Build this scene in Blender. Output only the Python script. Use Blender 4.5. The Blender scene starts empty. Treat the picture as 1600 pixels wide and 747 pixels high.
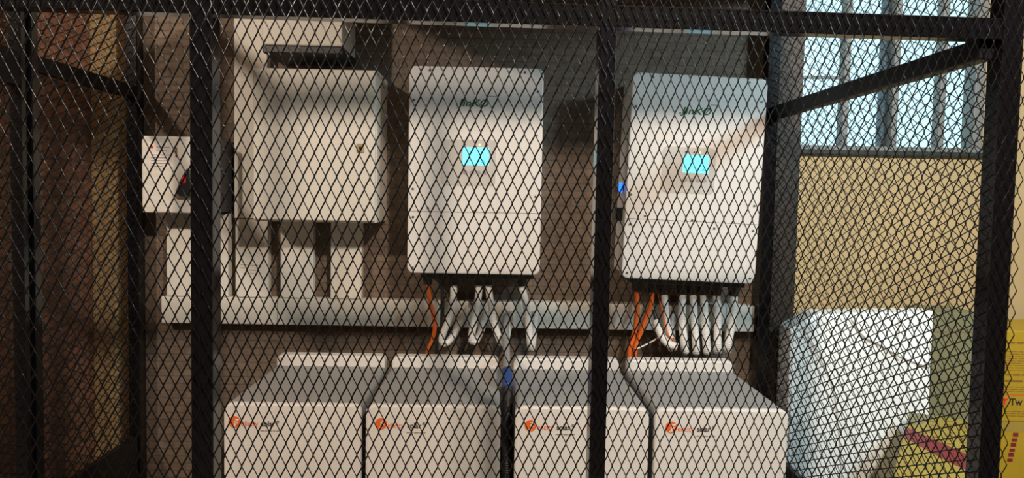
import bpy, bmesh, math, random
import numpy as np
from mathutils import Vector, Matrix

random.seed(7)
sc = bpy.context.scene
COL = sc.collection
PI = math.pi

# ------------------------------------------------------------------ helpers
def link(o, parent=None):
    COL.objects.link(o)
    if parent is not None:
        o.parent = parent
    return o

def obj(name, bm, mat, parent=None, smooth=False):
    me = bpy.data.meshes.new(name)
    bmesh.ops.recalc_face_normals(bm, faces=bm.faces[:])
    bm.to_mesh(me); bm.free()
    mats = mat if isinstance(mat, (list, tuple)) else [mat]
    for m in mats: me.materials.append(m)
    if smooth:
        for p in me.polygons: p.use_smooth = True
    return link(bpy.data.objects.new(name, me), parent)

def tag(o, label=None, cat=None, group=None, kind=None):
    if label: o['label'] = label
    if cat: o['category'] = cat
    if group: o['group'] = group
    if kind: o['kind'] = kind
    return o

def thing(name, label, cat, loc=(0, 0, 0), rot=(0, 0, 0), group=None):
    o = bpy.data.objects.new(name, None); COL.objects.link(o)
    o.empty_display_size = .05
    o.location = loc; o.rotation_euler = rot
    return tag(o, label, cat, group)

def add_box(bm, x0, x1, y0, y1, z0, z1, bev=0.0, seg=2, mi=0):
    r = bmesh.ops.create_cube(bm, size=1.0)
    vs = r['verts']
    for v in vs:
        v.co = Vector(((x0+x1)/2 + v.co.x*(x1-x0), (y0+y1)/2 + v.co.y*(y1-y0), (z0+z1)/2 + v.co.z*(z1-z0)))
    fs = list({f for v in vs for f in v.link_faces})
    for f in fs: f.material_index = mi
    if bev > 0:
        es = list({e for v in vs for e in v.link_edges})
        r2 = bmesh.ops.bevel(bm, geom=es, offset=bev, segments=seg, affect='EDGES', profile=.5)
        for f in r2['faces']: f.material_index = mi
    return bm

def box(x0, x1, y0, y1, z0, z1, bev=0.0, seg=2):
    return add_box(bmesh.new(), x0, x1, y0, y1, z0, z1, bev, seg)

def rr_outline(x0, x1, z0, z1, r, n=6, corners=(1, 1, 1, 1)):
    """rounded rectangle outline, corners: bl, br, tr, tl"""
    pts = []
    cs = [((x0+r, z0+r), PI, 1.5*PI, (x0, z0)), ((x1-r, z0+r), 1.5*PI, 2*PI, (x1, z0)),
          ((x1-r, z1-r), 0, .5*PI, (x1, z1)), ((x0+r, z1-r), .5*PI, PI, (x0, z1))]
    for k, ((cx, cz), a0, a1, c) in enumerate(cs):
        if corners[k]:
            for i in range(n+1):
                a = a0 + (a1-a0)*i/n
                pts.append((cx+r*math.cos(a), cz+r*math.sin(a)))
        else:
            pts.append(c)
    return pts

def add_prism(bm, pts, y0, y1, chamfer=0.0):
    """extrude an xz outline from y0 (front) to y1 with a small chamfer on the front edge"""
    cx = sum(p[0] for p in pts)/len(pts); cz = sum(p[1] for p in pts)/len(pts)
    rings = []
    w = max(p[0] for p in pts)-min(p[0] for p in pts); h = max(p[1] for p in pts)-min(p[1] for p in pts)
    sx = 1-2*chamfer/w; sz = 1-2*chamfer/h
    mx = (max(p[0] for p in pts)+min(p[0] for p in pts))/2; mz = (max(p[1] for p in pts)+min(p[1] for p in pts))/2
    specs = [(sx, sz, y0), (1-(1-sx)*.3, 1-(1-sz)*.3, y0+chamfer*.3), (1, 1, y0+chamfer), (1, 1, y1)] if chamfer else [(1, 1, y0), (1, 1, y1)]
    for (a, b, y) in specs:
        rings.append([bm.verts.new((mx+(x-mx)*a, y, mz+(z-mz)*b)) for x, z in pts])
    n = len(pts)
    for i in range(len(rings)-1):
        for k in range(n):
            bm.faces.new((rings[i][k], rings[i][(k+1) % n], rings[i+1][(k+1) % n], rings[i+1][k]))
    bm.faces.new(rings[0]); bm.faces.new(list(reversed(rings[-1])))
    return bm

def catmull(P, n=8):
    P = [Vector(p) for p in P]
    P = [P[0]*2-P[1]] + P + [P[-1]*2-P[-2]]
    out = []
    for i in range(1, len(P)-2):
        for k in range(n):
            t = k/n
            a, b, c, d = P[i-1], P[i], P[i+1], P[i+2]
            out.append(.5*((2*b)+(c-a)*t+(2*a-5*b+4*c-d)*t*t+(3*b-3*c+d-a)*t**3))
    out.append(P[-2])
    return out

def add_tube(bm, pts, r, seg=12, rib=0.0, pitch=.005, cap=True):
    """tube along pts; rib > 0 makes a corrugated hose"""
    pts = [Vector(p) for p in pts]
    if rib > 0:
        L = [0.0]
        for a, b in zip(pts, pts[1:]): L.append(L[-1]+(b-a).length)
        N = int(L[-1]/pitch*4); new = []
        j = 0
        for i in range(N+1):
            s = L[-1]*i/N
            while j < len(L)-2 and L[j+1] < s: j += 1
            t = (s-L[j])/max(1e-9, L[j+1]-L[j])
            new.append(pts[j].lerp(pts[j+1], t))
        pts = new
    rings = []; up = None
    for i, p in enumerate(pts):
        a = pts[max(0, i-1)]; b = pts[min(len(pts)-1, i+1)]
        d = (b-a).normalized()
        if up is None:
            up = Vector((0, 1, 0)) if abs(d.y) < .9 else Vector((1, 0, 0))
        u = (up-d*up.dot(d)).normalized(); up = u
        v = d.cross(u)
        rr = r*(1-rib*(.5-.5*math.cos(2*PI*(i % 4)/4))) if rib > 0 else r
        rings.append([bm.verts.new(p+(u*math.cos(2*PI*k/seg)+v*math.sin(2*PI*k/seg))*rr) for k in range(seg)])
    for A, B in zip(rings, rings[1:]):
        for k in range(seg):
            bm.faces.new((A[k], A[(k+1) % seg], B[(k+1) % seg], B[k]))
    if cap:
        bm.faces.new(list(reversed(rings[0]))); bm.faces.new(rings[-1])
    return bm

def add_cyl(bm, c, r, h, axis='y', seg=20, r2=None):
    """cylinder with centre c"""
    r2 = r if r2 is None else r2
    m = {'y': Matrix.Rotation(PI/2, 4, 'X'), 'z': Matrix.Identity(4), 'x': Matrix.Rotation(PI/2, 4, 'Y')}[axis]
    bmesh.ops.create_cone(bm, cap_ends=True, segments=seg, radius1=r, radius2=r2, depth=h, matrix=Matrix.Translation(c) @ m)
    return bm

_dg = None
def text_obj(name, s, size, mat, parent, loc, shear=0.0, bold=0.0, depth=.0006, rot=(PI/2, 0, 0), space=1.0, sx=1.0):
    cu = bpy.data.curves.new('lettering', 'FONT')
    cu.body = s; cu.size = size; cu.shear = shear; cu.offset = bold; cu.extrude = depth; cu.space_character = space
    t = bpy.data.objects.new('tmp_text', cu); COL.objects.link(t)
    bpy.context.view_layer.update()
    dg = bpy.context.evaluated_depsgraph_get()
    me = bpy.data.meshes.new_from_object(t.evaluated_get(dg))
    bpy.data.objects.remove(t, do_unlink=True); bpy.data.curves.remove(cu)
    me.materials.clear(); me.materials.append(mat)
    o = bpy.data.objects.new(name, me)
    link(o, parent); o.location = loc; o.rotation_euler = rot; o.scale = (sx, 1, 1)
    return o

# ------------------------------------------------------------------ materials
def mat(name, col, rough=.5, metal=0.0, noise=0.0, nscale=8.0, bump=0.0, bscale=60.0, emit=None, estr=0.0, spec=.5):
    m = bpy.data.materials.new(name); m.use_nodes = True
    nt = m.node_tree; b = nt.nodes['Principled BSDF']
    b.inputs['Roughness'].default_value = rough
    b.inputs['Metallic'].default_value = metal
    b.inputs['Specular IOR Level'].default_value = spec
    b.inputs['Base Color'].default_value = (*col, 1)
    tc = nt.nodes.new('ShaderNodeTexCoord')
    if noise > 0:
        n = nt.nodes.new('ShaderNodeTexNoise'); n.inputs['Scale'].default_value = nscale; n.inputs['Detail'].default_value = 6
        r = nt.nodes.new('ShaderNodeValToRGB')
        lo = tuple(c*(1-noise) for c in col); hi = tuple(min(1, c*(1+noise)) for c in col)
        r.color_ramp.elements[0].position = .3; r.color_ramp.elements[0].color = (*lo, 1)
        r.color_ramp.elements[1].position = .7; r.color_ramp.elements[1].color = (*hi, 1)
        nt.links.new(tc.outputs['Object'], n.inputs['Vector']); nt.links.new(n.outputs['Fac'], r.inputs['Fac'])
        nt.links.new(r.outputs['Color'], b.inputs['Base Color'])
    if bump > 0:
        n2 = nt.nodes.new('ShaderNodeTexNoise'); n2.inputs['Scale'].default_value = bscale; n2.inputs['Detail'].default_value = 4
        bp = nt.nodes.new('ShaderNodeBump'); bp.inputs['Strength'].default_value = bump; bp.inputs['Distance'].default_value = .003
        nt.links.new(tc.outputs['Object'], n2.inputs['Vector']); nt.links.new(n2.outputs['Fac'], bp.inputs['Height'])
        nt.links.new(bp.outputs['Normal'], b.inputs['Normal'])
    if emit:
        b.inputs['Emission Color'].default_value = (*emit, 1); b.inputs['Emission Strength'].default_value = estr
    return m

def brick_mat(name, c1, c2, mortar, bw=.2, bh=.065, msize=.006, rough=.85, axis='xz', nz=.35):
    m = bpy.data.materials.new(name); m.use_nodes = True
    nt = m.node_tree; b = nt.nodes['Principled BSDF']; b.inputs['Roughness'].default_value = rough
    tc = nt.nodes.new('ShaderNodeTexCoord')
    sep = nt.nodes.new('ShaderNodeSeparateXYZ'); com = nt.nodes.new('ShaderNodeCombineXYZ')
    nt.links.new(tc.outputs['Object'], sep.inputs[0])
    nt.links.new(sep.outputs['X' if axis == 'xz' else 'Y'], com.inputs['X']); nt.links.new(sep.outputs['Z'], com.inputs['Y'])
    br = nt.nodes.new('ShaderNodeTexBrick')
    br.inputs['Scale'].default_value = 1.0
    br.inputs['Brick Width'].default_value = bw; br.inputs['Row Height'].default_value = bh
    br.inputs['Mortar Size'].default_value = msize; br.inputs['Mortar Smooth'].default_value = .4
    br.inputs['Color1'].default_value = (*c1, 1); br.inputs['Color2'].default_value = (*c2, 1); br.inputs['Mortar'].default_value = (*mortar, 1)
    nt.links.new(com.outputs[0], br.inputs['Vector'])
    n = nt.nodes.new('ShaderNodeTexNoise'); n.inputs['Scale'].default_value = 22; n.inputs['Detail'].default_value = 8; n.inputs['Roughness'].default_value = .7
    nt.links.new(tc.outputs['Object'], n.inputs['Vector'])
    mr = nt.nodes.new('ShaderNodeMapRange'); mr.inputs['From Min'].default_value = .3; mr.inputs['From Max'].default_value = .7
    mr.inputs['To Min'].default_value = 1-nz; mr.inputs['To Max'].default_value = 1+nz
    nt.links.new(n.outputs['Fac'], mr.inputs['Value'])
    mx = nt.nodes.new('ShaderNodeMix'); mx.data_type = 'RGBA'; mx.blend_type = 'MULTIPLY'; mx.inputs['Factor'].default_value = 1
    nt.links.new(br.outputs['Color'], mx.inputs['A']); nt.links.new(mr.outputs['Result'], mx.inputs['B'])
    nt.links.new(mx.outputs['Result'], b.inputs['Base Color'])
    bp = nt.nodes.new('ShaderNodeBump'); bp.inputs['Strength'].default_value = .6; bp.inputs['Distance'].default_value = .006
    nt.links.new(br.outputs['Fac'], bp.inputs['Height']); bp.invert = True
    nt.links.new(bp.outputs['Normal'], b.inputs['Normal'])
    return m

M_black = mat('black_paint', (.0045, .0045, .006), .16, spec=.4)
M_matte = mat('matte_black_paint', (.004, .004, .007), .5, spec=.18)
M_mesh = mat('black_mesh_paint', (.003, .003, .0035), .2, spec=.4)
M_white = mat('white_powder_coat', (.74, .71, .67), .42, noise=.02, nscale=3)
M_cab = mat('cream_enamel', (.70, .66, .58), .4, noise=.02, nscale=3)
M_pvc = mat('white_pvc', (.74, .71, .64), .5, noise=.04, nscale=6)
M_cover = mat('isolator_cover', (.78, .75, .68), .45)
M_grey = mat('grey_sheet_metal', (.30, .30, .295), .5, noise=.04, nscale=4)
M_dark = mat('dark_plastic', (.018, .018, .02), .45)
M_darkgrey = mat('dark_grey_casing', (.045, .045, .045), .5)
M_gap = mat('recess_black', (.012, .012, .012), .6)
M_screw = mat('screw_metal', (.14, .13, .12), .4, metal=.7)
M_green = mat('green_print', (.010, .115, .035), .5)
M_orange_print = mat('orange_print', (.80, .13, .015), .5)
M_white_print = mat('white_print', (.85, .80, .75), .5)
M_black_print = mat('black_print', (.03, .025, .025), .5)
M_grey_print = mat('grey_print', (.22, .2, .19), .5)
M_red_print = mat('red_print', (.75, .03, .03), .45)
M_hose = mat('white_hose', (.80, .78, .74), .4)
M_orange = mat('orange_cable', (.80, .15, .02), .4)
M_screen = mat('lit_screen', (.05, .3, .4), .2, emit=(.22, .86, 1.0), estr=1.25)
M_screen_ink = mat('screen_ink', (.03, .2, .3), .2, emit=(.05, .45, .75), estr=.9)
M_led_green = mat('green_led', (.3, .8, .2), .3, emit=(.45, 1.0, .25), estr=2.0)
M_led_blue = mat('blue_led', (.02, .1, .8), .3, emit=(.02, .16, 1.0), estr=2.2)
M_button = mat('grey_button', (.33, .31, .29), .5)
M_recess = mat('display_panel_grey', (.55, .52, .48), .45)
M_lock = mat('brass_lock', (.42, .33, .16), .4, metal=.4)
M_stone = brick_mat('brown_stone', (.185, .135, .098), (.160, .116, .084), (.140, .105, .078), bw=.10, bh=.030, msize=.003, nz=.32)
M_brick = brick_mat('dark_red_brick', (.36, .18, .11), (.28, .135, .085), (.19, .12, .085), bw=.21, bh=.07, axis='yz')
M_tan = mat('tan_wall_paint', (.50, .36, .18), .7, noise=.06, nscale=3, bump=.15, bscale=40)
M_pillar = mat('dark_brown_pillar', (.055, .034, .022), .6, noise=.3, nscale=12)
M_ceil = mat('ceiling_paint', (.42, .38, .32), .8, noise=.03)
M_floor = mat('concrete_floor', (.16, .14, .12), .6, noise=.2, nscale=5)
M_frame = mat('window_frame_grey', (.20, .20, .19), .45)
M_sill = mat('window_sill_dark', (.008, .016, .012), .6)
M_curtain = mat('grey_curtain', (.30, .34, .38), .8, noise=.05)
M_yellow = mat('yellow_carton', (.42, .265, .012), .6, noise=.05, nscale=5)
M_yellow_dim = mat('yellow_printed_carton', (.34, .26, .045), .6, noise=.1, nscale=20)
M_maroon = mat('maroon_print', (.19, .012, .02), .55)
M_brownink = mat('brown_print', (.22, .10, .02), .55)
M_olive = mat('olive_cardboard', (.20, .19, .10), .7, noise=.08, nscale=8)
M_wrap = mat('white_plastic_wrap', (.90, .93, .93), .3, noise=.05, nscale=5, bump=.35, bscale=14)
M_tape = mat('clear_tape', (.36, .25, .05), .3)
M_blue = mat('blue_tape', (.02, .06, .20), .4)
M_darksteel = mat('black_sheet', (.006, .006, .008), .35, spec=.3)

# window glass: mostly clear with a faint reflection
M_glass = bpy.data.materials.new('window_glass'); M_glass.use_nodes = True
nt = M_glass.node_tree; nt.nodes.clear()
out = nt.nodes.new('ShaderNodeOutputMaterial'); tr = nt.nodes.new('ShaderNodeBsdfTransparent'); gl = nt.nodes.new('ShaderNodeBsdfGlossy')
mixn = nt.nodes.new('ShaderNodeMixShader'); mixn.inputs[0].default_value = .006
tr.inputs[0].default_value = (.90, .98, 1.0, 1); gl.inputs['Roughness'].default_value = .2
nt.links.new(tr.outputs[0], mixn.inputs[1]); nt.links.new(gl.outputs[0], mixn.inputs[2]); nt.links.new(mixn.outputs[0], out.inputs[0])

# ------------------------------------------------------------------ setting
def struct(name, bm, m, parent=None):
    o = obj(name, bm, m, parent)
    o['kind'] = 'structure'
    return o

CEIL = 3.4
struct('floor', box(-3.6, 3.6, -3.2, 3.6, -.1, 0), M_floor)
struct('ceiling', box(-3.6, 3.6, -3.2, 3.6, CEIL, CEIL+.1), M_ceil)
# tan back wall with a window opening  (opening x 1.375..2.20, z 1.745..2.75)
WX0, WX1, WZ0, WZ1 = 1.37, 2.235, 1.745, 2.75
bm = bmesh.new()
add_box(bm, -3.6, WX0, 3.4, 3.55, 0, CEIL); add_box(bm, WX1, 3.6, 3.4, 3.55, 0, CEIL)
add_box(bm, WX0, WX1, 3.4, 3.55, 0, WZ0); add_box(bm, WX0, WX1, 3.4, 3.55, WZ1, CEIL)
struct('wall_back', bm, M_tan)
struct('wall_center', box(-1.415, 1.112, 3.0, 3.4, 0, CEIL), M_stone)
struct('wall_pillar', box(1.112, 1.225, 2.995, 3.4, 0, CEIL), M_pillar)
struct('wall_back_left', box(-1.64, -1.415, 3.05, 3.4, 0, CEIL), M_tan)
struct('wall_left', box(-3.6, -1.64, 2.3, 3.4, 0, CEIL), M_brick)
struct('wall_far_left', box(-3.75, -3.6, -3.2, 3.55, 0, CEIL), M_tan)
struct('wall_right', box(3.6, 3.75, -3.2, 3.55, 0, CEIL), M_tan)
struct('wall_front', box(-3.6, 3.6, -3.35, -3.2, 0, CEIL), M_ceil)

win = bpy.data.objects.new('window_1', None); COL.objects.link(win); win['kind'] = 'structure'
win.location = (WX0, 3.4, WZ0)
W, Hh = WX1-WX0, WZ1-WZ0
bm = bmesh.new()
add_box(bm, 0, .022, .0, .09, 0, Hh, .003); add_box(bm, W-.045, W, .0, .09, 0, Hh, .003)
add_box(bm, .022, W-.045, .0, .09, Hh-.04, Hh, .003); add_box(bm, .022, W-.045, .0, .09, 0, .022, .003)
struct('window_frame', bm, M_frame, win)
for x in (.215, .445, .665):
    struct('mullion', box(x, x+.028, .012, .07, .022, Hh-.04, .003), M_frame, win)
struct('glazing_bar', box(.022, .216, .03, .055, .33, .342, .002), M_frame, win)
struct('window_pane', box(.022, W-.045, .045, .05, .022, Hh-.04), M_glass, win)
struct('window_sill', box(-.02, W+.02, -.03, .03, -.022, .0, .004), M_sill, win)

# narrow grey curtain strip hanging behind the pane
bm = bmesh.new()
def curtain(bm, x0, x1, z0, z1, folds):
    n = folds*8; top = []; bot = []
    for i in range(n+1):
        x = x0+(x1-x0)*i/n; y = 3.475+.012*math.sin(2*PI*folds*i/n)
        top.append(bm.verts.new((x, y, z1))); bot.append(bm.verts.new((x, y, z0)))
    for i in range(n): bm.faces.new((bot[i], bot[i+1], top[i+1], top[i]))
curtain(bm, 1.775, 1.87, 1.77, 2.70, 3)
ge = bmesh.ops.solidify(bm, geom=bm.faces[:], thickness=.002)
tag(obj('curtain', bm, M_curtain, None, True), 'narrow grey curtain gathered beside the middle bar of the bright window', 'curtain')

# ------------------------------------------------------------------ security cage
cage = thing('security_cage', 'black steel cage of tube posts, rails and expanded diamond mesh around the equipment', 'cage', (0, 1.6, 0))
CO = Vector((0, 1.6, 0))
FS = .0357                                  # the front frame runs very slightly away from the wall on its left
def fy(x): return .0 + FS*(x-.2)             # local y of the front plane at x
ang = math.atan(FS)

def tube_box(name, x0, x1, y0, y1, z0, z1, m=M_black, rot=0.0, piv=None):
    o = obj(name, box(x0, x1, y0, y1, z0, z1, .003, 2), m, cage)
    return o

ZT = 2.35
# front posts (centre x, width, depth)
def front_post(xc, w, d=.045):
    o = obj('post', box(-w/2, w/2, 0, d, 0, ZT, .003), M_black, cage)
    o.location = (xc, fy(xc), 0); o.rotation_euler = (0, 0, ang)
front_post(-.619, .046, .055)
front_post(.232, .036)
front_post(1.132, .048, .05)
front_post(-1.42, .05, .05)
# back posts
for x0, x1 in ((-1.432, -1.388), (1.050, 1.098)):
    obj('post', box(x0, x1, 1.31, 1.365, 0, ZT, .003), M_black, cage)
# left intermediate twin post
obj('post', box(-1.412, -1.385, .655, .69, 0, ZT, .003), M_black, cage)
obj('post', box(-1.432, -1.395, .62, .65, 0, ZT, .003), M_black, cage)
# front rails
def front_rail(z0, z1, name='rail'):
    x0, x1 = -1.445, 1.156
    L = (x1-x0)/math.cos(ang)
    o = obj(name, box(0, L, 0.004, .042, z0, z1, .002), M_black, cage)
    o.location = (x0, fy(x0), 0); o.rotation_euler = (0, 0, ang)
front_rail(1.868, 1.915); front_rail(ZT-.04, ZT+.0); front_rail(.06, .10)
# side rails
for z0, z1 in ((1.828, 1.876), (ZT-.04, ZT), (.06, .1)):
    obj('rail', box(1.074, 1.112, .06, 1.31, z0, z1, .003), M_matte, cage)
obj('rail', box(-1.424, -1.388, .70, 1.31, 1.852, 1.900, .003), M_matte, cage)
obj('rail', box(-1.43, -1.385, -.02, .60, 1.797, 1.898, .003), M_matte, cage)
for z0, z1 in ((ZT-.04, ZT), (.06, .1)):
    obj('rail', box(-1.424, -1.388, -.02, 1.31, z0, z1, .003), M_black, cage)
# back top rail + lower side sheets
obj('rail', box(-1.432, 1.098, 1.32, 1.36, ZT-.04, ZT, .003), M_black, cage)
obj('kick_panel', box(-1.418, -1.394, .0, 1.30, .10, .535, .002), M_darksteel, cage)
obj('kick_panel', box(1.084, 1.106, .06, 1.30, .10, .53, .002), M_darksteel, cage)
# unseen roof sheet, added and sized to shade the upper wall and inverters
obj('roof_shade_sheet', box(-.76, 1.12, .03, 1.36, ZT+.001, ZT+.012, .001), M_darksteel, cage)

def expanded_mesh(name, origin, S, L, n, width, height, swd, lwd, strand=.0031, thick=.0013, phi=.45, skew=-.30, emb=.0009, parent=None):
    """expanded metal: trapezoid zig-zag ribbons running along L, spaced swd/2 along S."""
    S = np.array(S, float); L = np.array(L, float); n = np.array(n, float); o = np.array(origin, float)
    a = swd/4; b = lwd*.06
    kk = int(width/(swd/2)); per = int(math.ceil(height/lwd))
    tt = []; ss = []
    for i in range(per+1):
        tt += [i*lwd-b/2, i*lwd+b/2, i*lwd+lwd/2-b/2, i*lwd+lwd/2+b/2]; ss += [1, 1, -1, -1]
    tt = np.clip(np.array(tt), 0, height); ss = np.array(ss, float)
    N = len(tt)
    wv = S*math.cos(phi)+n*math.sin(phi)+L*skew
    tv = -S*math.sin(phi)+n*math.cos(phi)
    corners = [wv*strand/2+tv*thick/2, -wv*strand/2+tv*thick/2, -wv*strand/2-tv*thick/2, wv*strand/2-tv*thick/2]
    V = []; F = []
    rng = np.random.default_rng(5)
    for k in range(kk+1):
        sg = 1 if k % 2 == 0 else -1
        base = o[None, :]+S[None, :]*((k*swd/2)+sg*ss*a)[:, None]+L[None, :]*tt[:, None]+n[None, :]*(sg*ss*emb*0+sg*ss*emb)[:, None]
        base = base+n[None, :]*rng.normal(0, .00025, N)[:, None]
        blk = np.stack([base+c[None, :] for c in corners], 1).reshape(-1, 3)
        off = k*N*4
        V.append(blk)
        i = np.arange(N-1)*4+off
        for q in range(4):
            F.append(np.stack([i+q, i+(q+1) % 4, i+4+(q+1) % 4, i+4+q], 1))
    V = np.concatenate(V); F = np.concatenate(F)
    me = bpy.data.meshes.new(name)
    me.vertices.add(len(V)); me.vertices.foreach_set('co', V.ravel())
    me.loops.add(F.size); me.loops.foreach_set('vertex_index', F.ravel().astype(np.int32))
    me.polygons.add(len(F)); me.polygons.foreach_set('loop_start', (np.arange(len(F))*4).astype(np.int32))
    me.polygons.foreach_set('loop_total', np.full(len(F), 4, np.int32))
    me.update(calc_edges=True)
    me.materials.append(M_mesh)
    o_ = bpy.data.objects.new(name, me)
    return link(o_, parent)

fd = (math.cos(ang), math.sin(ang), 0); fn = (math.sin(ang), -math.cos(ang), 0)
def front_mesh(x0, x1, swd, st):
    expanded_mesh('mesh_panel', (x0, fy(x0)-.005, .07), fd, (0, 0, 1), fn, (x1-x0), 2.25, swd, .0497, strand=st, phi=-.42, skew=-.40, parent=cage)
front_mesh(-1.44, -.615, .0250, .0030)
front_mesh(-.610, .232, .0232, .0029)
front_mesh(.238, 1.168, .0210, .0024)
# side meshes: long axis of the diamonds along the depth
expanded_mesh('mesh_panel', (1.092, .06, .11), (0, 0, 1), (0, 1, 0), (1, 0, 0), 2.2, 1.26, .0285, .066, strand=.0028, skew=.55, parent=cage)
expanded_mesh('mesh_panel', (-1.406, -.02, .11), (0, 0, 1), (0, 1, 0), (-1, 0, 0), 2.2, 1.34, .0285, .066, strand=.0028, skew=-.5, parent=cage)

# ------------------------------------------------------------------ inverters
def inverter(name, label, cx, z0, tilt, w, h, seam):
    """origin: bottom centre on the wall plane y = 3.0"""
    t = thing(name, label, 'inverter', (cx, 3.0, z0), (0, tilt, 0), 'wall mounted inverters')
    obj('body', box(-w/2+.008, w/2-.008, -.215, 0, .012, h-.012, .012, 3), M_white, t)
    obj('front_cover', add_prism(bmesh.new(), rr_outline(-w/2, w/2, 0, h, .024, 7), -.25, -.20, .005), M_white, t, False)
    # seam of the lower service cover
    obj('seam', box(-w/2+.004, w/2-.004, -.2506, -.2496, seam-.0008, seam+.0008), M_screw, t)
    # screws
    pos = [(-w/2+.075, h-.016), (w/2-.07, h-.016), (w/2-.02, h-.085), (w/2-.022, h-.245), (-w/2+.018, h-.125), (-w/2+.018, h-.45),
           (w/2-.022, h-.47), (-w/2+.02, seam-.022), (w/2-.02, seam-.024), (0.0, seam+.004), (.085, seam-.022), (-w/2+.075, seam+.012), (w/2-.02, .02), (-w/2+.02, .02)]
    for x, z in pos:
        s = obj('screw', add_cyl(bmesh.new(), (x, -.2508, z), .0046, .002, 'y', 12), M_screw, t)
    # display panel
    obj('display_panel', add_prism(bmesh.new(), rr_outline(-.125, .075, h-.435, h-.265, .018, 5), -.2515, -.2495, .0008), M_recess, t)
    scr = obj('display', add_prism(bmesh.new(), rr_outline(-.047, .050, h-.359, h-.293, .002, 2), -.2535, -.2505, .0006), M_screen, t)
    scr['label'] = 'glowing pale blue screen'
    bm = bmesh.new()
    # ring gauge + small marks drawn on the screen
    rc = (-.027 if cx > 0.3 else .018, h-.318)
    add_tube(bm, [(rc[0]+.011*math.cos(a), -.2538, rc[1]+.011*math.sin(a)) for a in [2*PI*i/24 for i in range(25)]], .0008, 6, cap=False)
    obj('screen_gauge', bm, M_screen_ink, scr)
    obj('screen_marking', add_box(box(.022, .036, -.254, -.2533, h-.349, h-.346), .03, .033, -.254, -.2533, h-.3462, h-.338), M_screen_ink, scr)
    for i, x in enumerate((-.039, -.008 if cx > .3 else .015, .014 if cx > .3 else .042)):
        lit = (i == 1 and cx < .3) or (i == 2 and cx > .3)
        l = obj('indicator_light', add_cyl(bmesh.new(), (x, -.252, h-.283), .0032, .003, 'y', 12), M_led_green if lit else M_dark, t)
        if lit: l['label'] = 'lit green indicator'
    for x in (-.036, -.012, .012, .036):
        obj('button', add_prism(bmesh.new(), rr_outline(x-.009, x+.009, h-.392, h-.378, .006, 4), -.2535, -.251, .0008), M_button, t)
    # logo
    lg = text_obj('logo_lettering', '.JinK', .0355, M_green, t, (-.074, -.2503, h-.143), shear=.22, bold=.0009, space=1.05)
    lg.scale.x = .091/max(v.co.x for v in lg.data.vertices)
    lg['label'] = 'green brand lettering'
    bm = bmesh.new()
    ox, oz = .031, h-.1305
    add_tube(bm, [(ox+.0125*math.cos(a)+.003*math.sin(a), -.2505, oz+.0115*math.sin(a)) for a in [2*PI*i/28 for i in range(29)]], .0023, 8, cap=False)
    add_tube(bm, [(ox-.011, -.2508, oz-.014), (ox+.011, -.2508, oz+.014)], .0016, 6)
    obj('logo_ring', bm, M_green, t)
    bm = bmesh.new()
    for i in range(5):
        add_box(bm, ox+.012+i*.0065, ox+.016+i*.0065, -.2507, -.2499, h-.107, h-.1035)
    obj('logo_small_lettering', bm, M_grey_print, t)
    # connector block and glands below
    obj('connector_block', box(-w/2+.045, w/2-.02, -.205, -.02, -.022, .014, .004), M_gap, t)
    return t

def gland(t, x, y, z1, r=.017, h=.034, m=M_dark):
    """x,y local; hangs from z1 downwards"""
    bm = bmesh.new()
    add_cyl(bm, (x, y, z1-h*.3), r*1.15, h*.6, 'z', 6)
    add_cyl(bm, (x, y, z1-h*.75), r, h*.5, 'z', 16)
    obj('cable_gland', bm, m, t)

I1 = inverter('solar_inverter', 'white wall inverter between the cream cabinet and the slim middle post, screen glowing', -.081, 1.213, 0.0, .493, .761, .229)
I2 = inverter('solar_inverter', 'white wall inverter nearest the window, blue light on its side, several white hoses below', .722, 1.2, .030, .503, .762, .223)
for x in (-.18, -.08, .02, .055, .185): gland(I1, x, -.14, -.02)
gland(I1, -.125, -.14, -.02, .012, .05)
for x in (-.17, -.108, -.062, .008, .05, .092, .142, .21): gland(I2, x, -.14, -.02, .019, .04)
# side fittings of the right-hand inverter
wf = obj('wireless_dongle', box(-.278, -.244, -.165, -.13, .325, .350, .004), M_darkgrey, I2)
dl = obj('dongle_light', box(-.267, -.2525, -.176, -.164, .318, .357, .003), M_led_blue, wf); dl['label'] = 'glowing blue light'
bm = bmesh.new(); add_cyl(bm, (-.252, -.13, .235), .026, .02, 'x', 20); add_box(bm, -.285, -.26, -.136, -.124, .213, .257, .004)
obj('rotary_switch', bm, M_dark, I2)

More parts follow.
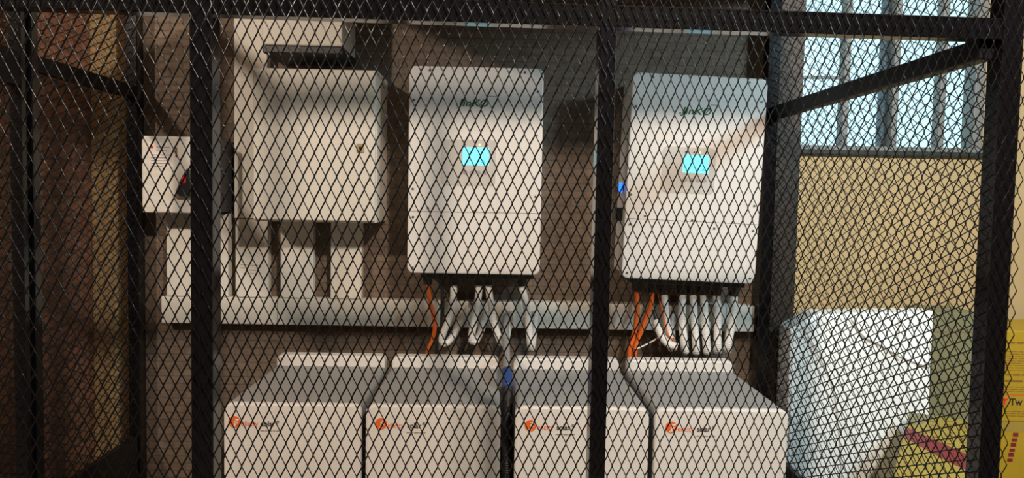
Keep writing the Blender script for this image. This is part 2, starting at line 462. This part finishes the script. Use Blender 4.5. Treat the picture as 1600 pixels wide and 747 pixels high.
# ------------------------------------------------------------------ batteries
def battery(name, label, x0, x1, badge_dx, cap):
    w = x1-x0; hgt = .874
    t = thing(name, label, 'battery', ((x0+x1)/2, 2.19, 0), (0, 0, 0), 'floor batteries in a row')
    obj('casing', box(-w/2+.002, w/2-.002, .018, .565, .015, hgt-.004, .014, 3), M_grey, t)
    obj('front_panel', add_prism(bmesh.new(), rr_outline(-w/2, w/2, .01, hgt, .024, 7), 0, .02, .006), M_white, t)
    obj('rear_housing', add_prism(bmesh.new(), rr_outline(-w/2+.006, w/2-.006, .015, hgt+.036, .02, 6), .51, .56, .006), M_white, t)
    # badge: orange disc with white letter, orange and black lettering, grey tagline
    bx, bz = -w/2+badge_dx, hgt-.056
    bd = obj('badge', add_cyl(bmesh.new(), (bx, -.0006, bz), .0175, .0016, 'y', 32), M_orange_print, t)
    bd['label'] = 'round orange brand badge'
    bm = bmesh.new()
    add_box(bm, bx-.001, bx+.0035, -.0022, -.001, bz-.014, bz+.008)
    add_box(bm, bx-.001, bx+.0125, -.0022, -.001, bz+.005, bz+.0095)
    add_box(bm, bx+.0005, bx+.010, -.0022, -.001, bz-.0035, bz+.0005)
    add_box(bm, bx-.0055, bx+.001, -.0022, -.001, bz-.0145, bz-.0105)
    obj('badge_letter', bm, M_white_print, bd)
    text_obj('brand_lettering', 'elicity', .0235, M_orange_print, t, (bx+.019, -.0004, bz-.0125), bold=-.0001, sx=.92)
    text_obj('brand_lettering', 'solar', .0235, M_black_print, t, (bx+.078, -.0004, bz-.0125), bold=.0004, sx=.88)
    text_obj('trademark_sign', '\u00ae', .012, M_black_print, t, (bx+.123, -.0004, bz-.003))
    bm = bmesh.new()
    xx = bx+.076
    for wd in (.011, .007, .013, .006, .010):
        add_box(bm, xx, xx+wd, -.0008, .0, bz-.0275, bz-.0245); xx += wd+.0025
    obj('tagline_lettering', bm, M_grey_print, t)
    return t
battery('battery_unit', 'white and grey floor battery at the end of the row beside the left posts', -.800, -.393, .033, None)
battery('battery_unit', 'white and grey floor battery under the single orange cable of the inverter beside the cabinet', -.379, .024, .046, None)
battery('battery_unit', 'white and grey floor battery crossed by the slim middle post, black cable at its edge', .067, .471, .047, None)
battery('battery_unit', 'white and grey floor battery at the window end, below the bundle of white hoses', .488, .893, .050, None)

# ------------------------------------------------------------------ cream cabinet, top box, isolator
t = thing('electrical_cabinet', 'large cream metal wall cabinet with a small brass lock, left of the inverters', 'cabinet', (-.669, 3.0, 1.395))
bm = box(-.227, .227, -.245, 0, 0, .560, .006); obj('body', bm, M_cab, t)
obj('door', box(-.222, .222, -.262, -.243, .006, .554, .005, 3), M_cab, t)
lk = obj('lock', box(.155, .182, -.267, -.26, .257, .29, .003), M_lock, t); lk['label'] = 'small brass lock plate'
obj('keyhole', add_cyl(bmesh.new(), (.1685, -.2672, .274), .006, .003, 'y', 14), M_dark, lk)

t = thing('junction_box', 'cream metal box with black base mounted above the large cream cabinet', 'box', (-.714, 3.0, 2.008))
obj('body', box(-.15, .143, -.25, 0, .028, .27, .006), M_cab, t)
obj('base', box(-.146, .146, -.252, 0, 0, .028, .004), M_dark, t)['label'] = 'black base strip'

t = thing('isolator_switch', 'white isolator box with black rotary handle and red centre, behind the left door post', 'switch', (-1.19, 3.0, 1.417))
obj('body', box(-.137, .139, -.165, 0, .004, .282, .004), M_darkgrey, t)
obj('cover', box(-.141, .141, -.182, -.163, 0, .287, .006, 3), M_cover, t)
h = obj('rotary_handle', add_prism(bmesh.new(), [(-.002, .078), (.012, .064), (.055, .064), (.06, .10), (.05, .155), (.038, .166), (.022, .14)], -.212, -.186, .004), M_dark, t)
h['label'] = 'black rotary handle'
obj('handle_marker', box(.022, .036, -.2145, -.211, .112, .14, .003), M_red_print, h)
lb = obj('warning_sticker', box(-.113, -.024, -.1832, -.1815, .168, .262), M_white_print, t)
bm = bmesh.new()
add_cyl(bm, (-.101, -.1834, .245), .006, .001, 'y', 16)
obj('sticker_logo', bm, M_red_print, lb)
bm = bmesh.new()
for i, (a, b) in enumerate(((-.085, -.035), (-.085, -.045), (-.105, -.035), (-.105, -.05), (-.105, -.035), (-.105, -.042), (-.105, -.06))):
    add_box(bm, a, b, -.1838, -.1831, .244-i*.0105-(.008 if i > 1 else 0), .2465-i*.0105-(.008 if i > 1 else 0))
obj('sticker_lines', bm, M_grey_print, lb)
obj('side_tag', box(-.014, -.008, -.1835, -.1815, .208, .246), M_brownink, t)

# ------------------------------------------------------------------ trunking
def trunking(label, x0, x1, z0, z1, depth=.058, name='cable_trunking', grp='vertical cable trunking'):
    t = thing(name, label, 'trunking', ((x0+x1)/2, 3.0, z0), group=grp)
    w = x1-x0
    obj('channel', box(-w/2+.003, w/2-.003, -depth+.012, 0, 0, z1-z0, .001), M_pvc, t)
    obj('lid', box(-w/2, w/2, -depth, -depth+.016, .001, z1-z0-.001, .002), M_pvc, t)
    return t
ZT0, ZT1 = .978, 1.085
trunking('white vertical trunking below the isolator box, left of the door post', -1.295, -1.185, ZT1, 1.415)
trunking('white vertical trunking just right of the door post, under the isolator box', -1.118, -1.055, ZT1, 1.415)
trunking('white trunking with brown scuff marks below the left corner of the cream cabinet', -1.026, -.900, ZT1, 1.395)
trunking('white trunking below the middle of the cream cabinet', -.849, -.722, ZT1, 1.393)
trunking('white trunking below the lock side of the cream cabinet', -.652, -.530, ZT1, 1.393)
trunking('white vertical trunking rising beside the cream cabinet and the box above it', -1.030, -.902, 1.397, 2.27)
t = trunking('long white horizontal trunking running under the inverters along the stone wall', -1.315, 1.043, ZT0, ZT1-.001, .062, grp='horizontal cable trunking')
bm = bmesh.new()
for x in (-.86, -.20, .46, .93): obj('lid_seam', box(x+.136-.0008, x+.136+.0008, -.0625, -.0615, .002, .104), M_screw, t)
# brown scuff marks on one trunking lid
scuffed = [o for o in bpy.data.objects if o.get('label', '').startswith('white trunking with brown')][0]
bm = bmesh.new()
for (x, z, w_, h_) in ((-.03, .128, .028, .003), (.01, .126, .03, .003), (-.035, .115, .02, .004), (.005, .107, .03, .003), (-.01, .095, .04, .002), (.03, .118, .012, .003)):
    add_box(bm, x-w_/2, x+w_/2, -.0586, -.0578, z, z+h_)
obj('scuff_mark', bm, mat('scuff_brown', (.42, .30, .18), .7), scuffed)

# ------------------------------------------------------------------ hoses and cables
def hose(pts, label, r=.0148, grp='white corrugated hoses', rib=.15, m=None, cat='hose', name='corrugated_hose'):
    o = obj(name, add_tube(bmesh.new(), catmull(pts, 8), r, 14, rib, .0062), m or M_hose, None, True)
    return tag(o, label, cat, grp)
Y = 2.86
L1 = ['white corrugated hose under the inverter beside the cream cabinet, nearest its orange cable', 'white corrugated hose under the inverter beside the cream cabinet, second from its orange cable',
      'white corrugated hose under the inverter beside the cream cabinet, third from its orange cable', 'white corrugated hose under the inverter beside the cream cabinet, nearest the slim middle post']
hose([(-.159, Y, 1.157), (-.162, Y, 1.10), (-.180, Y, 1.02), (-.204, Y+.005, .95), (-.190, Y+.015, .925), (-.16, Y+.04, .955), (-.135, 2.912, 1.01), (-.10, 2.918, 1.06)], L1[0])
hose([(-.061, Y, 1.157), (-.066, Y, 1.10), (-.080, Y, 1.01), (-.088, Y+.005, .95), (-.073, Y+.02, .935), (-.052, Y+.045, .975), (-.035, 2.918, 1.05)], L1[1])
hose([(-.026, Y, 1.157), (-.016, Y-.012, 1.09), (.000, Y-.015, 1.01), (.024, Y-.005, .945), (.040, Y+.02, .928), (.056, Y+.045, .985), (.062, 2.918, 1.05)], L1[2])
hose([(.103, Y, 1.157), (.118, Y, 1.10), (.133, Y, 1.01), (.141, Y+.005, .94), (.148, Y+.03, .912), (.157, Y+.05, .975), (.160, 2.918, 1.05)], L1[3])
L2 = ['white corrugated hose under the inverter near the window, nearest its orange cables', 'white corrugated hose under the inverter near the window, second from its orange cables',
      'white corrugated hose under the inverter near the window, third from its orange cables', 'white corrugated hose under the inverter near the window, third from its outer edge',
      'white corrugated hose under the inverter near the window, second from its outer edge', 'white corrugated hose under the inverter near the window, nearest its outer edge']
hose([(.660, Y, 1.133), (.664, Y-.005, 1.07), (.676, Y-.006, 1.0), (.688, Y-.002, .945), (.700, Y+.02, .920), (.706, Y+.05, .98), (.708, 2.918, 1.05)], L2[0])
hose([(.730, Y, 1.133), (.728, Y-.012, 1.05), (.736, Y-.014, .97), (.746, Y-.004, .918), (.754, Y+.03, .918), (.756, 2.912, 1.0), (.756, 2.918, 1.05)], L2[1], .016)
hose([(.772, Y, 1.133), (.774, Y-.012, 1.06), (.782, Y-.014, .98), (.790, Y-.004, .916), (.796, Y+.03, .918), (.798, 2.915, 1.02)], L2[2])
hose([(.814, Y, 1.133), (.815, Y-.015, 1.06), (.822, Y-.016, .98), (.832, Y-.005, .918), (.840, Y+.03, .922), (.844, 2.915, 1.02)], L2[3], .016)
hose([(.864, Y, 1.133), (.868, Y-.008, 1.06), (.869, Y-.012, .99), (.872, Y-.010, .925), (.884, Y+.03, .922), (.888, 2.915, 1.02)], L2[4], .016)
hose([(.932, Y, 1.133), (.930, Y-.005, 1.06), (.920, Y-.008, .99), (.911, Y-.006, .932), (.924, Y+.03, .922), (.935, 2.915, 1.02)], L2[5], .016)
hose([(.628, 2.862, 1.03), (.643, 2.838, .985), (.668, 2.820, .95), (.704, 2.812, .938)], 'short white corrugated hose lying slanted between the orange cables and the hoses', .016)

def cable(pts, label, r, m, grp=None, name='cable'):
    o = obj(name, add_tube(bmesh.new(), catmull(pts, 8), r, 10), m, None, True)
    return tag(o, label, 'cable', grp)
cable([(-.261, Y, 1.185), (-.250, Y-.01, 1.10), (-.230, Y-.012, 1.01), (-.238, Y, .945), (-.258, 2.855, .88), (-.262, 2.86, .70)], 'orange cable hanging below the inverter next to the cream cabinet', .0085, M_orange, 'orange battery cables')
cable([(-.206, Y, 1.18), (-.203, Y, 1.10), (-.205, Y, 1.0), (-.222, Y+.005, .92), (-.226, 2.87, .70)], 'black cable beside the orange cable under the inverter beside the cream cabinet', .0075, M_dark)
cable([(.551, Y, 1.16), (.553, Y-.005, 1.08), (.550, Y-.005, 1.01), (.540, Y, .955), (.528, 2.855, .90), (.530, 2.86, .70)], 'orange cable dropping straight from the window-side inverter, nearer the slim post', .0095, M_orange, 'orange battery cables')
cable([(.614, Y, 1.16), (.604, Y-.008, 1.09), (.577, Y-.012, 1.01), (.560, Y-.006, .955), (.549, 2.85, .90), (.550, 2.86, .70)], 'orange cable slanting from the window-side inverter, nearer the white hoses', .0095, M_orange, 'orange battery cables')
cable([(.546, 2.835, .922), (.58, 2.85, .932), (.637, 2.86, .962), (.668, 2.875, .992)], 'thin white wire running from the orange cables to the hoses', .0032, M_hose)
cable([(.62, 2.88, 1.07), (.64, 2.868, 1.0), (.675, 2.85, .965), (.70, 2.845, .962)], 'thin black wire looping across the base of the hoses', .003, M_dark)
cable([(.632, 2.86, 1.15), (.65, 2.845, 1.07), (.672, 2.838, .985), (.70, 2.84, .955)], 'thin orange wire tangled among the white hoses', .003, M_orange)

t = thing('cable_sleeve', 'black corrugated cable sleeve with blue end dropping between two batteries beside the slim post', 'cable', (.046, 2.45, 0))
p1 = [(.0, -.012, .895), (.002, -.06, .85), (.0, -.13, .78), (-.001, -.20, .66), (0, -.215, .45), (0, -.215, .02)]
obj('sleeve', add_tube(bmesh.new(), catmull(p1, 8), .0165, 14, .18, .007), M_dark, t, True)
obj('blue_end', add_tube(bmesh.new(), catmull([(-.001, .032, .912), (0, .0, .902), (.001, -.04, .875)], 6), .0185, 16), M_blue, t, True)
obj('grey_lead', add_tube(bmesh.new(), catmull([(.0, .44, 1.04), (-.002, .40, .98), (0, .20, .93), (-.001, .03, .913)], 8), .013, 12), M_grey, t, True)

# ------------------------------------------------------------------ goods outside the cage on the window side
# plastic wrapped bale
t = thing('wrapped_bale', 'tall bale wrapped in bright white plastic standing outside the cage below the window', 'bale', (1.43, 2.86, 0))
bm = bmesh.new()
outl = [(-.272, .0), (.300, .0), (.300, .55), (.300, 1.082), (-.175, 1.068), (-.270, 1.003), (-.272, .6)]
add_prism(bm, outl, 0, .115, .012)
bmesh.ops.triangulate(bm, faces=[f for f in bm.faces if len(f.verts) > 4])
bmesh.ops.subdivide_edges(bm, edges=bm.edges[:], cuts=4, use_grid_fill=True)
add_box(bm, -.165, .285, .10, .40, 0, 1.0, .02)
for v in bm.verts:
    p = v.co
    n = math.sin(p.x*31+p.z*17)*math.sin(p.z*23-p.x*11)
    v.co.y += .005*n + .003*math.sin(p.z*61+p.x*40)
obj('wrapping', bm, M_wrap, t, False)
fold1 = [(-.03, -.003, 1.05), (.02, -.006, .985), (.09, -.006, .95), (.17, -.008, .905), (.285, -.004, .865)]
fold2 = [(.155, -.003, 1.06), (.158, -.006, 1.0), (.15, -.005, .93), (.16, -.004, .89)]
fold3 = [(-.20, -.003, .98), (-.1, -.005, .80), (-.06, -.005, .6), (-.03, -.004, .3)]
for f in (fold1, fold2, fold3):
    obj('film_fold', add_tube(bmesh.new(), catmull(f, 6), .0045, 8), M_wrap, t, True)

def carton(name, label, loc, rot, sx, sy, sz, m, group=None):
    t = thing(name, label, 'carton', loc, (0, 0, rot), group)
    obj('box_body', box(-sx/2, sx/2, -sy/2, sy/2, 0, sz, .004), m, t)
    return t
# olive carton behind
t = carton('tall_carton', 'plain olive brown tall carton standing between the white bale and the corner post', (1.885, 3.07, 0), 0, .196, .22, 1.066, M_olive)
obj('flap_seam', box(-.098, .098, -.1112, -.11, .985, .988), M_brownink, t)
# printed yellow carton, its top face showing
t = carton('printed_carton', 'yellow carton with maroon band and brown print on top, below the white bale', (1.500, 2.401, 0), -.5655, .24, .80, .70, M_yellow_dim)
def quad_prism(pts, z0, z1):
    bm = bmesh.new()
    A = [bm.verts.new((x, y, z0)) for x, y in pts]; B = [bm.verts.new((x, y, z1)) for x, y in pts]
    n = len(pts)
    for i in range(n): bm.faces.new((A[i], A[(i+1) % n], B[(i+1) % n], B[i]))
    bm.faces.new(list(reversed(A))); bm.faces.new(B)
    return bm
obj('maroon_band', quad_prism([(-.119, .17), (-.119, .03), (.03, -.18), (.10, -.25), (.119, -.18), (.06, -.04)], .6996, .7008), M_maroon, t)
obj('shadow_patch', quad_prism([(-.118, .395), (-.118, .20), (-.08, .22), (-.04, .33), (-.03, .395)], .6996, .7006), M_olive, t)  # shadow on the back corner of the top, painted as an olive patch
bm = bmesh.new()
for i in range(9):
    for k in range(3):
        x = -.04+k*.048+random.uniform(-.008, .008); y = .34-i*.05-k*.008
        if y > .06-(x+.15)*1.1: add_box(bm, x, x+random.uniform(.015, .036), y, y+.012, .6996, .7007)
obj('print_lettering', bm, M_brownink, t)

# stacked yellow cartons by the right edge
def text_lines(bm, x0, x1, rows, y, z_step, z0, h):
    for i in range(rows):
        z = z0-i*z_step
        x = x0
        while x < x1-.01:
            w_ = random.uniform(.012, .05); w_ = min(w_, x1-x)
            add_box(bm, x, x+w_, y-.0006, y+.0004, z, z+h); x += w_+.006
YF = -.155
t = carton('yellow_carton', 'yellow carton with rows of small print, upper one outside the corner post', (2.395, 3.115, .620), 0, .80, .31, .375, M_yellow, 'stacked yellow cartons')
bm = bmesh.new()
text_lines(bm, -.385, .36, 1, YF, .011, .322, .008)
text_lines(bm, -.385, .36, 9, YF, .0095, .288, .0025)
text_lines(bm, -.385, .36, 1, YF, .011, .190, .007)
text_lines(bm, -.385, .1, 1, YF, .011, .164, .008)
text_lines(bm, -.385, .36, 3, YF, .0095, .142, .0025)
text_lines(bm, -.29, .36, 3, YF, .009, .040, .0022)
obj('print_lettering', bm, M_brownink, t)
obj('print_rule', box(-.385, .36, YF-.0008, YF+.0002, .110, .112, 0), M_red_print, t)
bm = bmesh.new(); add_box(bm, -.313, -.283, YF-.0008, YF+.0004, .088, .095); add_box(bm, -.302, -.294, YF-.0008, YF+.0004, .069, .09)
obj('logo_mark', bm, M_red_print, t)
text_obj('logo_lettering', 'Tw', .040, M_black_print, t, (-.277, YF-.0002, .068), bold=.001)
t = carton('yellow_carton', 'yellow carton with slanted side print under the other, clear tape along its top edge', (2.405, 3.115, 0), 0, .80, .33, .619, M_yellow, 'stacked yellow cartons')
obj('packing_tape', box(-.401, .401, -.1662, -.09, .580, .6197, 0), M_tape, t)
bm = bmesh.new()
for i in range(6):
    add_box(bm, -.290+.0035*i, -.268+.0035*i, -.1662, -.1648, .455+i*.021, .468+i*.021+.003*(i % 2))
obj('side_lettering', bm, M_maroon, t)
bm = bmesh.new()
for i in range(14):
    add_box(bm, -.345+.003*(i % 3), -.339+.003*(i % 3), -.1662, -.1648, .52-i*.033, .542-i*.033)
obj('print_lettering', bm, M_brownink, t)

# ------------------------------------------------------------------ light
def area(name, loc, target, size, power, col):
    l = bpy.data.lights.new(name, 'AREA'); l.shape = 'DISK'; l.size = size; l.energy = power; l.color = col
    o = bpy.data.objects.new(name, l); COL.objects.link(o); o.location = loc
    o.rotation_euler = (Vector(target)-Vector(loc)).to_track_quat('-Z', 'Y').to_euler()
    return o
area('warm_ceiling_lamp', (1.0, -.3, 3.2), (0, 2.8, 1.4), .16, 112, (1.0, .835, .69))
area('warm_side_lamp', (-2.4, -.3, 3.1), (-.6, 2.8, 1.5), .16, 72, (1.0, .825, .665))
area('cool_window_side_lamp', (2.15, 1.25, 2.5), (1.5, 3.1, 1.0), .3, 40, (.62, .88, 1.0))

w = bpy.data.worlds.new('world'); sc.world = w; w.use_nodes = True
bg = w.node_tree.nodes['Background']
bg.inputs[0].default_value = (.74, .95, 1.0, 1); bg.inputs[1].default_value = 1.3

# ------------------------------------------------------------------ camera
cam = bpy.data.cameras.new('camera'); co = bpy.data.objects.new('camera', cam); COL.objects.link(co)
cam.sensor_fit = 'HORIZONTAL'; cam.sensor_width = 36; cam.lens = 36*1160/1600
cam.clip_start = .02
R = Matrix.Rotation(-.021721, 3, 'Z') @ Matrix.Rotation(PI/2-.056004, 3, 'X') @ Matrix.Rotation(.019, 3, 'Z')
co.matrix_world = Matrix.Translation((0, 0, 1.5)) @ R.to_4x4()
sc.camera = co

vs = sc.view_settings
vs.view_transform = 'Standard'; vs.look = 'None'; vs.gamma = 1; vs.exposure = 0.0; vs.use_curve_mapping = False
sc.cycles.use_denoising = True
sc.cycles.max_bounces = 6
